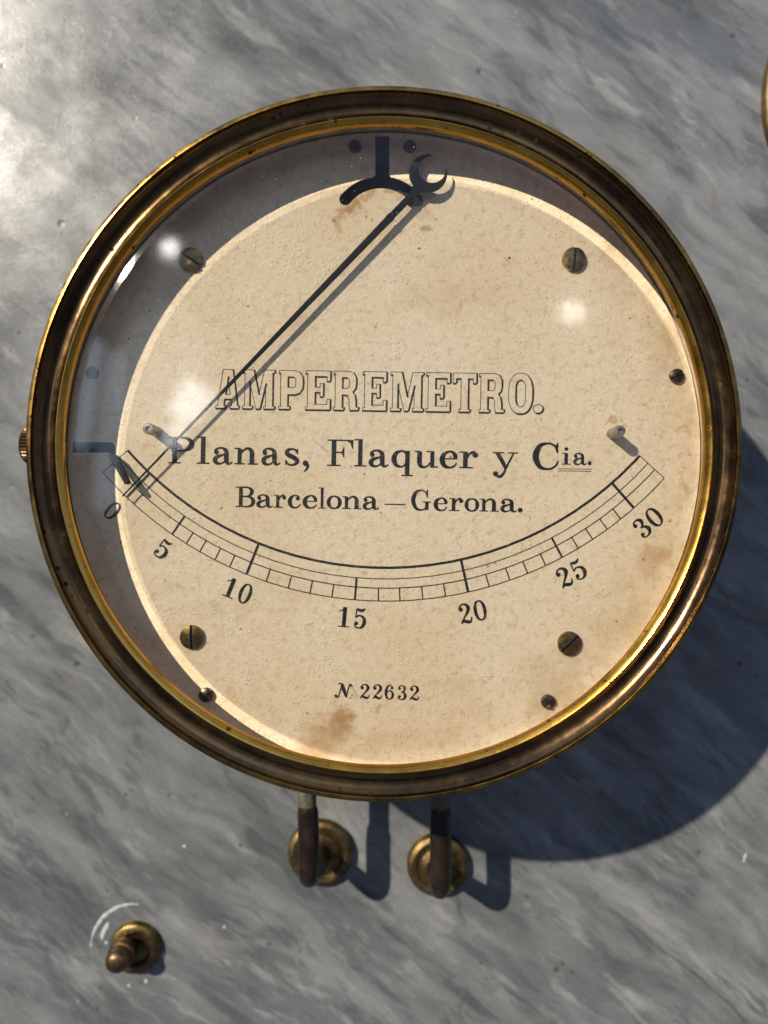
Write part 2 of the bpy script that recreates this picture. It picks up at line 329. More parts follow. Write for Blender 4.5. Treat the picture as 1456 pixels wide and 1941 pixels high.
# ---------------------------------------------------------------- object helpers
def link(name, me, mat, parent=None, smooth=35):
    if mat is not None: me.materials.append(M[mat])
    if smooth is not None:
        me.shade_smooth(); me.set_sharp_from_angle(angle=radians(smooth))
    o = bpy.data.objects.new(name, me); COL.objects.link(o)
    if parent: o.parent = parent
    return o
def from_bm(bm, name):
    bmesh.ops.recalc_face_normals(bm, faces=bm.faces)
    me = bpy.data.meshes.new(name); bm.to_mesh(me); bm.free(); return me
def empty(name, x, y, z, **props):
    o = bpy.data.objects.new(name, None); COL.objects.link(o); o.empty_display_size = 0.01
    o.location = (x * MM, y * MM, z * MM)
    for k, v in props.items(): o[k] = v
    return o
def lathe_bm(bm, prof, seg=128, closed=True, cx=0, cy=0, rfun=None):
    """prof: list of (r, z) mm"""
    rings = []
    for i, (r, z) in enumerate(prof):
        ring = []
        if r < 1e-6: ring = [bm.verts.new((cx * MM, cy * MM, z * MM))]
        else:
            for k in range(seg):
                a = 2 * pi * k / seg
                rr = r if rfun is None else rfun(i, r, k, a)
                ring.append(bm.verts.new(((cx + rr * cos(a)) * MM, (cy + rr * sin(a)) * MM, z * MM)))
        rings.append(ring)
    n = len(rings)
    for i in range(n if closed else n - 1):
        A, B = rings[i], rings[(i + 1) % n]
        if len(A) == 1 and len(B) == 1: continue
        for k in range(seg):
            k2 = (k + 1) % seg
            if len(A) == 1: bm.faces.new((A[0], B[k], B[k2]))
            elif len(B) == 1: bm.faces.new((A[k], B[0], A[k2]))
            else: bm.faces.new((A[k], B[k], B[k2], A[k2]))
def lathe(name, prof, mat, parent=None, seg=128, closed=True, cx=0, cy=0, rfun=None, smooth=35):
    bm = bmesh.new(); lathe_bm(bm, prof, seg, closed, cx, cy, rfun)
    return link(name, from_bm(bm, name), mat, parent, smooth)
def tube(name, pts, radii, mat, parent=None, seg=24, sub=6):
    """round rod swept along points (mm), Catmull-Rom"""
    P3 = [Vector(p) for p in pts]
    def cr(a, b, c, d, t):
        return 0.5 * ((2 * b) + (c - a) * t + (2 * a - 5 * b + 4 * c - d) * t * t + (3 * b - a - 3 * c + d) * t ** 3)
    path, rr = [], []
    for i in range(len(P3) - 1):
        a = P3[max(i - 1, 0)]; b = P3[i]; c = P3[i + 1]; d = P3[min(i + 2, len(P3) - 1)]
        for s in range(sub):
            t = s / sub; path.append(cr(a, b, c, d, t)); rr.append(radii[i] * (1 - t) + radii[i + 1] * t)
    path.append(P3[-1]); rr.append(radii[-1])
    bm = bmesh.new(); rings = []; ref = Vector((1, 0, 0))
    for i, p in enumerate(path):
        tg = (path[min(i + 1, len(path) - 1)] - path[max(i - 1, 0)]).normalized()
        u = (ref - tg * ref.dot(tg)).normalized(); w = tg.cross(u)
        rings.append([bm.verts.new((p + (u * cos(2 * pi * k / seg) + w * sin(2 * pi * k / seg)) * rr[i]) * MM) for k in range(seg)])
    for A, B in zip(rings, rings[1:]):
        for k in range(seg): bm.faces.new((A[k], B[k], B[(k + 1) % seg], A[(k + 1) % seg]))
    bm.faces.new(rings[0]); bm.faces.new(rings[-1])
    return link(name, from_bm(bm, name), mat, parent, 50)

# ---------------------------------------------------------------- marble panel
bm = bmesh.new()
vv = [bm.verts.new((x * MM, y * MM, z * MM)) for z in (-25, 0) for x, y in ((-420, -460), (420, -460), (420, 460), (-420, 460))]
for q in ((0, 1, 2, 3), (4, 5, 6, 7), (0, 1, 5, 4), (1, 2, 6, 5), (2, 3, 7, 6), (3, 0, 4, 7)): bm.faces.new([vv[i] for i in q])
slab = link('marble_wall', from_bm(bm, 'marble_wall'), 'marble', None, None)
slab['kind'] = 'structure'; slab['label'] = 'grey streaked marble switchboard panel behind the instrument'

# ---------------------------------------------------------------- the instrument
AM = empty('ammeter', 0, CY, 0, label='large round brass ammeter with cream dial, black needle and glass front', category='ammeter')
def D(r, d): return (r, ZB - d)

# case drum with floor
lathe('case', [(0, 2), (99.0, 2), (99.0, 1), (99.0, ZB - 15), (97.0, ZB - 15), (97.0, 5), (0, 5)], 'case', AM, 160, closed=False)
lathe('case_lining', [D(97.6, 7.8), D(96.6, 7.8), D(96.4, 21), D(97.6, 21)], 'lining', AM, 160)

# bezel: fluted edge, chamfered lip, hollow and small bead
TE = 1500
def knurl(i, r, k, a):
    if i in (1, 2): return r + (0.05 if k % 2 else -0.06)
    return r
lathe('bezel', [D(99.2, 15.0), D(100.2, 14.7), D(100.46, 2.4), D(100.25, 1.85), D(99.5, 1.7),
                D(98.87, 1.7), D(98.78, 2.05), D(98.6, 2.5), D(98.35, 2.92), D(98.0, 3.32), D(97.6, 3.68), D(97.1, 4.0), D(96.55, 4.28), D(96.0, 4.48), D(95.45, 4.58), D(94.9, 4.58), D(94.4, 4.5),
                D(93.95, 4.38), D(93.6, 4.26), D(93.35, 4.16), D(93.25, 4.2), D(94.0, 5.6), D(95.7, 6.4), D(95.7, 15.0)],
      'bezel', AM, TE, True, rfun=knurl, smooth=28)
lathe('bezel_lip', [D(100.38, 1.98), D(100.28, 1.52), D(100.0, 1.36), D(99.25, 1.17), D(99.0, 1.13), D(98.88, 1.25), D(98.86, 1.75), D(99.7, 2.0)], 'lip', AM, 480, smooth=40)
lathe('retaining_ring', [D(95.6, 6.6), D(93.9, 5.6), D(93.22, 4.25), D(93.12, 4.25), D(92.95, 4.36), D(92.6, 4.64), D(92.25, 4.98), D(91.95, 5.4), D(91.72, 5.95), D(91.58, 6.5), D(91.53, 6.9), D(91.6, 7.0), D(92.0, 7.15), D(95.6, 8.6)],
      'amber', AM, 480, smooth=30)

# glass
ap = 88.5
gp = bmesh.new()
lathe_bm(gp, [(0, ZB - 6.5), (ap, ZB - 6.5)], 256, closed=False)
lathe_bm(gp, [(0, ZB - 8.6), (ap, ZB - 8.6)], 256, closed=False)
glass = link('glass_pane', from_bm(gp, 'glass_pane'), 'pane', AM, 20)
lathe('glass_bevel', [D(ap, 6.5), D(94.2, 7.62), D(94.2, 8.6), D(ap, 8.6)], 'bevel', glass, 256, closed=False, smooth=5)

# ---------------------------------------------------------------- dial plate with its two slots
def dial_mesh(name, outer_r, holes, thick, z):
    cu = bpy.data.curves.new(name, 'CURVE'); cu.dimensions = '2D'; cu.fill_mode = 'BOTH'; cu.extrude = thick / 2 * MM
    def spl(pts):
        s = cu.splines.new('POLY'); s.points.add(len(pts) - 1); s.use_cyclic_u = True
        for p, (x, y) in zip(s.points, pts): p.co = (x * MM, y * MM, 0, 1)
    spl([(outer_r * cos(2 * pi * k / 256), outer_r * sin(2 * pi * k / 256)) for k in range(256)])
    for h in holes: spl(h)
    ob = bpy.data.objects.new('tmp', cu); COL.objects.link(ob)
    dg = bpy.context.evaluated_depsgraph_get()
    me = bpy.data.meshes.new_from_object(ob.evaluated_get(dg)); me.name = name
    bpy.data.objects.remove(ob); me.materials.clear()
    for v in me.vertices: v.co.z += (z - thick / 2) * MM
    return me
def LP(px, py, z=ZD):          # photo point -> instrument frame
    x, y = P(px, py, z); return (x, y - CY)
PVX, PVY = 722.0, 432.0        # centre of the arched slot
def arc_pts(cx, cy, r, a0, a1, n): return [(cx + r * cos(a0 + (a1 - a0) * i / n), cy - r * sin(a0 + (a1 - a0) * i / n)) for i in range(n + 1)]
h1 = []
A0, A1 = radians(141), radians(37)
ro, ri = 98, 75
o_arc = arc_pts(PVX, PVY, ro, A0, A1, 40)
i_arc = arc_pts(PVX, PVY, ri, A1, A0, 40)
def cap(cx, cy, r, a_start, n=10): return [(cx + r * cos(a_start - pi * i / n), cy - r * sin(a_start - pi * i / n)) for i in range(1, n)]
rm = (ro + ri) / 2; hw = (ro - ri) / 2
left_part = [p for p in o_arc if p[0] < 709]; right_part = [p for p in o_arc if p[0] > 738]
slot = left_part + [(711.5, 331), (711.5, 256), (738, 256), (738, 331)] + right_part
slot += cap(PVX + rm * cos(A1), PVY - rm * sin(A1), hw, A1) 
slot += i_arc
slot += [(PVX + rm * cos(A0) + hw * cos(A0 + pi - pi * i / 10), PVY - rm * sin(A0) - hw * sin(A0 + pi - pi * i / 10)) for i in range(1, 10)]
slot2 = [(137, 838), (208, 838), (214, 840), (218, 846), (220, 862), (219, 884), (214, 884), (206, 858), (137, 858)]
dial = link('dial_plate', dial_mesh('dial_plate', 95.7, [[LP(*p) for p in slot], [LP(*p) for p in slot2]], 0.7, ZD), 'paper', AM, 30)
lathe('slot_dark_backing', [(0, ZD - 4), (96.3, ZD - 4), (96.3, ZD - 5), (0, ZD - 5)], 'void', AM, 64, closed=False)  # black plate added below the dial, standing in for the unlit interior

# ---------------------------------------------------------------- print on the dial
LIFT = [0]
def add_poly(bm, pts, z=None):
    """pts in instrument-frame mm"""
    LIFT[0] = (LIFT[0] + 1) % 9
    zz = (ZD + 0.03 + LIFT[0] * 0.004) if z is None else z
    vs_ = [bm.verts.new((x * MM, y * MM, zz * MM)) for x, y in pts]
    f = bm.faces.new(vs_)
    if f.calc_area() == 0: return
def ribbon(bm, pts, closed=False):
    """variable-width stroke through (x, y, w), smooth"""
    n = len(pts); out = []
    segs = n if closed else n - 1
    def g(i): return pts[i % n] if closed else pts[min(max(i, 0), n - 1)]
    for i in range(segs):
        a, b, c, d = g(i - 1), g(i), g(i + 1), g(i + 2)
        for s in range(6):
            t = s / 6
            out.append(tuple(0.5 * ((2 * b[j]) + (c[j] - a[j]) * t + (2 * a[j] - 5 * b[j] + 4 * c[j] - d[j]) * t * t + (3 * b[j] - a[j] - 3 * c[j] + d[j]) * t ** 3) for j in range(3)))
    if not closed: out.append(pts[-1])
    m = len(out); L, R_ = [], []
    for i in range(m):
        p = out[(i - 1) % m] if closed or i > 0 else out[i]; q = out[(i + 1) % m] if closed or i < m - 1 else out[i]
        dx, dy = q[0] - p[0], q[1] - p[1]; l = hypot(dx, dy) or 1
        nx, ny = -dy / l, dx / l; w = (max(out[i][2], 0.2) + 2.8) / 2
        L.append((out[i][0] + nx * w, out[i][1] + ny * w)); R_.append((out[i][0] - nx * w, out[i][1] - ny * w))
    quads = []
    for i in range(m if closed else m - 1):
        j = (i + 1) % m; quads.append([L[i], L[j], R_[j], R_[i]])
    return quads
def rect(x0, y0, x1, y1): return [[(x0, y0), (x1, y0), (x1, y1), (x0, y1)]]
def disc(x, y, r): return [[(x + r * cos(2 * pi * k / 16), y + r * sin(2 * pi * k / 16)) for k in range(16)]]
def S(*p): return ribbon(None, list(p))
def SC(*p): return ribbon(None, list(p), True)
H = 5.5
ROM = {   # glyph: (advance width, shapes) with cap height 100, x-height 63
 'P': (98, rect(14,0,32,100)+rect(0,0,47,H)+rect(0,100-H,40,100)+S((30,97.2,5.5),(60,96.5,6.5),(80,87,12),(86,73,17),(80,58,12),(60,49,6),(30,48,5))),
 'l': (46, rect(14,0,31,103)+rect(0,98,20,103)+rect(0,0,46,H)),
 'a': (74, disc(14,45,9)+S((6,47,4),(14,57,5),(26,61,5),(38,60,7),(48,53,12),(51,42,15),(51,20,15),(55,6,11),(64,2.5,5),(74,9,3))+S((48,38,4),(34,34,6),(16,27,12),(9,16,15),(15,5,11),(28,2,5),(42,8,4),(50,18,4))),
 'n': (90, rect(12,0,28,60)+rect(0,58,22,63)+rect(0,0,40,H)+S((27,44,4),(36,55,6),(50,61,7),(62,55,12),(67,42,16),(67,24,16),(67,1,16))+rect(51,0,90,H)),
 's': (58, S((49,45,4),(44,56,5),(30,61.5,5),(14,57,10),(10,46,13),(20,37,15),(36,29,15),(48,18,13),(44,7,9),(30,1.5,5),(14,5,5),(7,18,4))+rect(4,0,8,20)+rect(47,43,51,63)),
 ',': (30, disc(11,9,11)+S((17,8,10),(20,-4,8),(13,-16,5),(5,-22,2))),
 'F': (100, rect(16,0,34,100)+rect(0,0,53,H)+rect(0,100-H,98,100)+[[(98,100),(98,66),(94,66),(87,86),(74,95),(74,100)]]+rect(33,49,64,54.5)+[[(65,33),(65,72),(61,72),(55,56),(47,54.4),(47,49),(55,47),(61,33)]]),
 'q': (82, S((52,52,4),(44,60,5),(34,61,5),(17,52,12),(9,31,17),(17,9,12),(34,1.8,5),(46,6,4),(54,16,4))+rect(50,-33,67,62)+rect(38,-33.5,80,-28)+[[(52,56),(67,63),(67,56)]]),
 'u': (92, S((20,61,16),(20,40,16),(20,20,16),(25,6,12),(38,1.8,6),(52,7,4),(62,20,4))+rect(0,58,22,63)+rect(61,0,77,63)+rect(46,58,68,63)+rect(70,0,92,H)),
 'e': (66, rect(12,32,62,37)+S((57,36,13),(54,50,12),(44,60,7),(33,61.5,5.5),(16,52,12),(9,31,17),(17,9,13),(35,1.8,6),(50,6,5),(61,19,3))),
 'r': (64, rect(12,0,28,62)+rect(0,58,22,63)+rect(0,0,46,H)+S((27,40,4),(33,53,5),(43,60,7),(54,58,9))+disc(53,50,10)),
 'y': (92, rect(0,58,42,63)+rect(56,58,92,63)+[[(8,60),(27,60),(53,10),(45,-4)]]+S((76,60,4.5),(62,30,4.5),(48,0,5),(40,-18,7),(28,-29,9),(15,-27,6))+disc(12,-19,10)),
 'C': (92, S((86,66,4),(80,86,5),(66,96,5),(50,98,6),(25,88,14),(11,50,20),(25,12,14),(50,2,6),(70,6,5),(84,18,4),(90,34,3))+[[(90,102),(86,102),(80,88),(85,62),(90,62)]]),
 'i': (41, rect(12,0,28,62)+rect(0,58,22,63)+rect(0,0,41,H)+disc(20,84,9.5)),
 'B': (86, rect(14,0,32,100)+rect(0,0,40,H)+rect(0,100-H,40,100)+S((31,97.2,5.5),(54,96.5,6),(70,88,12),(74,75,16),(68,61,11),(52,53,5),(31,52,5))+S((31,52,5),(58,51,6),(76,42,13),(81,27,17),(75,11,12),(56,3,6),(31,2.7,5))),
 'c': (62, disc(47,47,10)+S((54,50,5),(46,59,5),(32,61.5,5),(16,52,12),(9,31,17),(17,9,13),(34,1.8,6),(48,6,5),(60,20,3))),
 'o': (72, SC((36,61.3,5),(16,53,11),(9,31.5,17),(16,10,11),(36,1.7,5),(56,10,11),(63,31.5,17),(56,53,11))),
 'G': (104, S((84,66,4),(78,86,5),(64,96,5),(50,98,6),(25,88,14),(11,50,20),(25,12,14),(50,2,6),(68,6,5),(80,18,4))+[[(88,102),(84,102),(78,88),(83,62),(88,62)]]+rect(74,2,92,42)+rect(60,39,104,44.5)),
 '-': (112, rect(0,24,112,30)), '.': (26, disc(13,10,12)),
 '0': (68, SC((34,98,5),(16,86,11),(9,50,16),(16,14,11),(34,2,5),(52,14,11),(59,50,16),(52,86,11))),
 '1': (50, rect(17,0,35,100)+rect(0,0,52,6)+[[(35,100),(27,100),(12,86),(0,80),(0,74),(17,82)]]),
 '2': (66, disc(15,74,11)+S((6,76,4),(13,90,6),(30,98,6),(47,91,12),(54,74,17),(46,56,12),(29,36,7),(12,17,5),(4,2,4))+S((4,5,4),(16,15,12),(30,11,15),(44,5,13),(56,10,7),(62,28,3))),
 '3': (66, disc(15,78,10)+S((8,82,4),(18,94,6),(31,98,5),(47,90,12),(51,76,15),(44,60,9),(28,53,4))+S((28,53,4),(46,48,9),(56,28,17),(48,8,12),(30,2,5),(14,6,5),(6,19,4))+disc(15,22,10)),
 '5': (66, S((12,98,5),(26,91,12),(42,90,12),(56,101,3))+S((13,98,4),(10,52,4))+S((10,52,4),(22,62,6),(34,63,6),(50,54,12),(56,32,17),(47,10,12),(30,2,5),(13,7,5),(6,19,4))+disc(15,24,10)),
 '6': (66, S((57,80,4),(48,94,5),(36,98,6),(17,84,12),(9,48,17),(15,14,12),(33,2,5),(50,12,12),(57,32,15),(50,53,11),(35,61,5),(22,55,4),(13,42,4))+disc(50,79,10)),
 'N': (96, disc(9,14,9)+S((4,8,5),(14,2,6),(24,10,5),(36,60,6),(44,96,5))+S((30,98,4),(44,92,14),(56,50,18),(70,4,8))+S((70,2,4),(78,50,5),(88,88,7),(98,94,7))+disc(98,86,7)+S((44,96,5),(30,100,5),(20,90,3))),
}
def put_glyph(bm, ch, org, ux, uy, sx, sy):
    """org, ux, uy in photo pixels: origin and direction vectors; sx, sy: pixels per glyph unit"""
    for poly in ROM[ch][1]:
        pts = []
        for x, y in poly:
            pts.append(LP(org[0] + ux[0] * x * sx + uy[0] * y * sy, org[1] + ux[1] * x * sx + uy[1] * y * sy))
        add_poly(bm, pts)
TILT = radians(1.0)
UX = (cos(TILT), sin(TILT)); UY = (sin(TILT), -cos(TILT))
def text_run(name, items, base, cap_px, parent, label):
    """items: (char, x0, x1[, scale, raise]); base = (x, y, slope) of the baseline"""
    bm = bmesh.new()
    for it in items:
        ch, x0, x1 = it[:3]; sc_ = it[3] if len(it) > 3 else 1; up = it[4] if len(it) > 4 else 0
        y = base[1] + (x0 - base[0]) * base[2] - up
        put_glyph(bm, ch, (x0, y), UX, UY, (x1 - x0) / ROM[ch][0], cap_px / 100 * sc_)
    o = link(name, from_bm(bm, name), 'ink', parent, None); o['label'] = label; return o
def a5(v): return 300 + v * .3434
def a6(v): return 700 + v * .3434
text_run('maker_inscription',
    [('P', a5(55), a5(202)), ('l', a5(212), a5(283)), ('a', a5(300), a5(410)), ('n', a5(420), a5(550)), ('a', a5(568), a5(674)), ('s', a5(694), a5(782)), (',', a5(797), a5(840)),
     ('F', a5(932), a5(1078)), ('l', a5(1082), a5(1148)), ('a', a5(1160), a5(1270)), ('q', a6(122), a6(245)), ('u', a6(248), a6(380)), ('e', a6(388), a6(490)), ('r', a6(497), a6(602)),
     ('y', a6(680), a6(820)), ('C', a6(900), a6(1045)), ('i', a6(1062), a6(1112), .70, 10), ('a', a6(1125), a6(1200), .70, 10), ('.', a6(1205), a6(1228), .70, 10)],
    (330, 878.5, 0.0165), 50.5, dial, 'printed line reading Planas, Flaquer y Cia.')
text_run('place_inscription',
    [('B', a5(428), a5(530)), ('a', a5(540), a5(632)), ('r', a5(638), a5(706)), ('c', a5(715), a5(787)), ('e', a5(797), a5(880)), ('l', a5(884), a5(924)), ('o', a5(930), a5(1012)), ('n', a5(1015), a5(1122)), ('a', a5(1127), a5(1217)),
     ('-', a5(1250), a5(1364)), ('G', a6(230), a6(340)), ('e', a6(355), a6(434)), ('r', a6(440), a6(520)), ('o', a6(526), a6(606)), ('n', a6(608), a6(715)), ('a', a6(722), a6(814)), ('.', a6(818), a6(848))],
    (448, 961, 0.0185), 38.8, dial, 'printed line reading Barcelona - Gerona.')
b3 = lambda v: 550 + v * .3434
text_run('serial_number', [('N', 634, 665), ('2', 682, 701), ('2', 706, 725), ('6', 729, 747), ('3', 753, 771), ('2', 776, 795)], (634, 1322.5, 0.033), 27.5, dial, 'printed serial number 22632')
# underline of the small letters, and the worn little o with its bar
bm = bmesh.new()
for q_ in ([(1058, 887.8), (1121, 888.9), (1121, 890.2), (1058, 889.1)], [(1058, 891.7), (1121, 892.8), (1121, 894.1), (1058, 893)], [(661, 1322), (668, 1322.4), (668, 1323.4), (661, 1323)]):
    bm = bmesh.new(); add_poly(bm, [LP(*p) for p in q_]); link('underline', from_bm(bm, 'underline'), 'ink', dial, None)

# hollow shaded capitals
def outline_glyph(ch):
    t = 24      # stem
    if ch == 'A': return [[(0,0),(0,7),(8,7),(30,100),(72,100),(94,7),(100,7),(100,0),(62,0),(62,7),(69,7),(66,24),(37,24),(34,7),(41,7),(41,0)]], [[(41,36),(62,36),(52,82)]]
    if ch == 'M': return [[(0,0),(0,7),(7,7),(7,93),(0,93),(0,100),(38,100),(57,36),(76,100),(112,100),(112,93),(105,93),(105,7),(112,7),(112,0),(75,0),(75,7),(81,7),(81,66),(61,0),(47,0),(24,70),(24,7),(34,7),(34,0)]], []
    if ch == 'P': return [[(0,0),(0,7),(6,7),(6,93),(0,93),(0,100),(62,100),(80,96),(92,84),(94,70),(92,54),(80,42),(62,38),(34,38),(34,7),(42,7),(42,0)]], [[(34,56),(56,56),(64,60),(66,70),(64,80),(56,84),(34,84)]]
    if ch == 'E': return [[(0,0),(0,7),(7,7),(7,93),(0,93),(0,100),(92,100),(92,74),(80,74),(80,86),(35,86),(35,58),(54,58),(54,68),(66,68),(66,34),(54,34),(54,45),(35,45),(35,14),(80,14),(80,27),(92,27),(92,0)]], []
    if ch == 'R': return [[(0,0),(0,7),(6,7),(6,93),(0,93),(0,100),(62,100),(80,96),(90,84),(91,70),(88,56),(76,47),(86,38),(90,22),(90,8),(100,8),(100,0),(66,0),(63,12),(62,28),(56,38),(34,40),(34,7),(41,7),(41,0)]], [[(34,56),(54,56),(62,60),(64,70),(62,80),(54,84),(34,84)]]
    if ch == 'T': return [[(26,0),(26,7),(33,7),(33,86),(13,86),(13,74),(0,74),(0,100),(96,100),(96,74),(83,74),(83,86),(62,86),(62,7),(70,7),(70,0)]], []
    if ch == 'O':
        def el(w, h, r, rv=False):
            p = []
            for (cx, cy, s) in ((w/2-r, h/2-r*1.1, 0), (-w/2+r, h/2-r*1.1, 1), (-w/2+r, -h/2+r*1.1, 2), (w/2-r, -h/2+r*1.1, 3)):
                for k in range(7):
                    a = pi/2 * (s + k/6); p.append((48 + cx + r*cos(a), 50 + cy + 1.1*r*sin(a)))
            return p
        return [list(reversed(el(96,104,40)))], [el(40,70,19)]
    return [[(11+11*cos(2*pi*k/20), 11-11*sin(2*pi*k/20)) for k in range(20)]], []
bm = bmesh.new()
WID = {'A':100,'M':112,'P':94,'E':92,'R':100,'T':96,'O':96,'.':22}
runs = [('A',a5(318),a5(445)),('M',a5(466),a5(641)),('P',a5(666),a5(798)),('E',a5(813),a5(948)),('R',a5(968),a5(1104)),('E',a5(1128),a5(1258)),('M',a6(117),a6(297)),('E',a6(314),a6(445)),('T',a6(461),a6(590)),('R',a6(606),a6(743)),('O',a6(768),a6(900)),('.',a6(905),a6(958))]
for ch, x0, x1 in runs:
    outs, ins = outline_glyph(ch)
    y0 = 773.8 + (x0 - 413) * 0.0155
    sx = (x1 - x0) / WID[ch]; sy = 0.735
    lcx = (x0 + x1) / 2
    for loop in outs + ins:
        hole = loop in ins
        n = len(loop)
        pp = [(x0 + UX[0]*x*sx + UY[0]*y*sy, y0 + UX[1]*x*sx + UY[1]*y*sy) for x, y in loop]
        area = sum(pp[i][0]*pp[(i+1)%n][1] - pp[(i+1)%n][0]*pp[i][1] for i in range(n))
        for i in range(n):
            p, q = pp[i], pp[(i+1) % n]
            dx, dy = q[0]-p[0], q[1]-p[1]; l = hypot(dx, dy)
            if l < .01: continue
            nx, ny = dy/l, -dx/l                      # outward of the ring (photo axes, y down)
            if area < 0: nx, ny = -nx, -ny
            if hole: nx, ny = -nx, -ny
            k = nx*0.75 + ny*0.66                      # faces right / down: shaded side
            w = 1.25 + 2.3*max(0, min(1, k*1.6))
            e = 0.5
            ex, ey = dx/l*e, dy/l*e
            add_poly(bm, [LP(p[0]-ex-nx*w*.25, p[1]-ey-ny*w*.25), LP(q[0]+ex-nx*w*.25, q[1]+ey-ny*w*.25), LP(q[0]+ex+nx*w*.75, q[1]+ey+ny*w*.75), LP(p[0]-ex+nx*w*.75, p[1]-ey+ny*w*.75)])
o = link('title_inscription', from_bm(bm, 'title_inscription'), 'ink', dial, None); o['label'] = 'hollow shaded capitals reading AMPEREMETRO.'

# the scale
ACX, ACY = 732.06, 426.54
RA, RBb, RC, RD = 649.7, 670.8, 688.4, 712.8
def pol(r, deg): return (ACX + r * sin(radians(deg)), ACY + r * cos(radians(deg)))
def arc_band(bm, r, w, d0, d1, n=110):
    for i in range(n):
        a, b = d0 + (d1-d0)*i/n, d0 + (d1-d0)*(i+1)/n
        j = 0.12 * sin(i * 1.7)
        add_poly(bm, [LP(*pol(r-w/2+j, a)), LP(*pol(r-w/2+j, b)), LP(*pol(r+w/2+j, b)), LP(*pol(r+w/2+j, a))], ZD + 0.03)
bm = bmesh.new()
for r, w in ((RA, 4.9), (RBb, 1.8), (RC, 2.1), (RD, 2.0)): arc_band(bm, r, w, -48.9, 47.7)
link('scale_arc', from_bm(bm, 'scale_arc'), 'ink', dial, None)
def tick(bm, r0, r1, deg, w, z=ZD + 0.05):
    a, b = pol(r0, deg), pol(r1, deg); dx, dy = b[0]-a[0], b[1]-a[1]; l = hypot(dx, dy); nx, ny = -dy/l*w/2, dx/l*w/2
    add_poly(bm, [LP(a[0]+nx, a[1]+ny), LP(b[0]+nx, b[1]+ny), LP(b[0]-nx, b[1]-ny), LP(a[0]-nx, a[1]-ny)], z)
def tick_obj(name, *a):
    bm = bmesh.new(); tick(bm, *a); return link(name, from_bm(bm, name), 'ink', dial, None)
for d in (-48.9, 47.7): tick_obj('end_line', RA, RD, d, 1.6)
for d, full in ((-43.6, 1), (-34.68, 0), (-21.79, 1), (-4.78, 0), (12.6, 1), (27.9, 0), (41.2, 1)):
    tick_obj('scale_mark', RA if full else RBb, RD, d, 5.0 if full else 4.0)
for d in (-32.1, -29.7, -27.1, -24.6, -18.6, -15.1, -11.7, -8.3, -1.2, 2.1, 5.6, 9.1, 15.9, 19.2, 22.1, 25.1, 30.7, 33.3, 36.0, 38.6):
    tick_obj('scale_mark', RC, RD, d, 2.5)
for txt, cx, cy, w, hgt in (('0', 213.5, 968, 23, 36), ('5', 309, 1041, 26, 37), ('10', 452, 1120, 52, 38), ('15', 668.5, 1171, 53, 38), ('20', 896, 1160, 53, 38), ('25', 1083, 1087, 57, 38), ('30', 1228.5, 990.5, 57, 38)):
    bm = bmesh.new()
    vx, vy = ACX - cx, ACY - cy; l = hypot(vx, vy); uy = (vx/l, vy/l); ux = (-uy[1], uy[0])
    n = len(txt); gw = w / (n + (n-1)*0.18); x = -w/2
    for ch in txt:
        org = (cx + ux[0]*x - uy[0]*hgt/2, cy + ux[1]*x - uy[1]*hgt/2)
        k = 0.86 if ch == '1' else 1.0
        put_glyph(bm, ch, org, ux, uy, gw*k/ROM[ch][0], hgt/100); x += gw*1.18
    o = link('scale_numeral', from_bm(bm, 'scale_numeral'), 'ink', dial, None); o['label'] = 'printed scale number ' + txt

# ---------------------------------------------------------------- screws, pins, pegs
def screw_mesh(R_, hgt, slot_w, depth):
    """slotted cheese-head screw with softly domed top, made on z=0"""
    bm = bmesh.new(); seg = 48
    def top(x, y): 
        r = hypot(x, y) / R_; return hgt * (1 - 0.34 * r * r)
    # two domed halves and a slot floor
    hw_ = slot_w / 2
    for sgn in (1, -1):
        a0 = math.asin(hw_ / R_); arcp = [(R_ * cos(a0 + (pi - 2*a0) * k / 20), sgn * R_ * sin(a0 + (pi - 2*a0) * k / 20)) for k in range(21)]
        rows = []
        for f in (1.0, 0.94, 0.75, 0.5, 0.25, 0.0):
            row = []
            for (x, y) in arcp:
                yy = sgn * hw_ + (y - sgn * hw_) * f; xx = x * (f + (1 - f) * (1 if abs(x) else 0)) if f > 0 else x
                z = top(xx, yy) - (0.14 * hgt if f == 1.0 else 0)
                row.append(bm.verts.new((xx*MM, yy*MM, z*MM)))
            rows.append(row)
        base = [bm.verts.new((x*MM, y*MM, 0)) for x, y in arcp]
        fl = [bm.verts.new((v.co.x, v.co.y, (hgt - depth)*MM)) for v in rows[-1]]
        seq = [base] + rows + [fl]
        for A, B in zip(seq, seq[1:]):
            for k in range(20): bm.faces.new((A[k], A[k+1], B[k+1], B[k]))
    x_ = R_ * cos(math.asin(hw_ / R_))
    bm.faces.new([bm.verts.new((x*MM, y*MM, (hgt-depth)*MM)) for x, y in ((-x_, -hw_), (x_, -hw_), (x_, hw_), (-x_, hw_))])
    for f in bm.faces:
        if all(abs(v.co.y) < (hw_ + .02)*MM for v in f.verts): f.material_index = 1
    return from_bm(bm, 'dial_screw')
smesh = screw_mesh(3.62, 1.6, 0.70, 1.0)
smesh.materials.append(M['screw']); smesh.materials.append(M['void']); smesh.shade_smooth(); smesh.set_sharp_from_angle(angle=radians(30))
for px, py, ang in ((361, 491, -34), (1089, 491, 84), (363, 1208, 91), (1080, 1220, 44)):
    o = bpy.data.objects.new('dial_screw', smesh); COL.objects.link(o); o.parent = dial
    x, y = LP(px, py, ZD + 1); o.location = (x*MM, y*MM, ZD*MM); o.rotation_euler.z = radians(ang)
pm = bmesh.new(); lathe_bm(pm, [(2.0, 0), (2.0, .6), (1.85, 1.2), (1.45, 1.8), (.8, 2.15), (0, 2.25)], 28, closed=False)
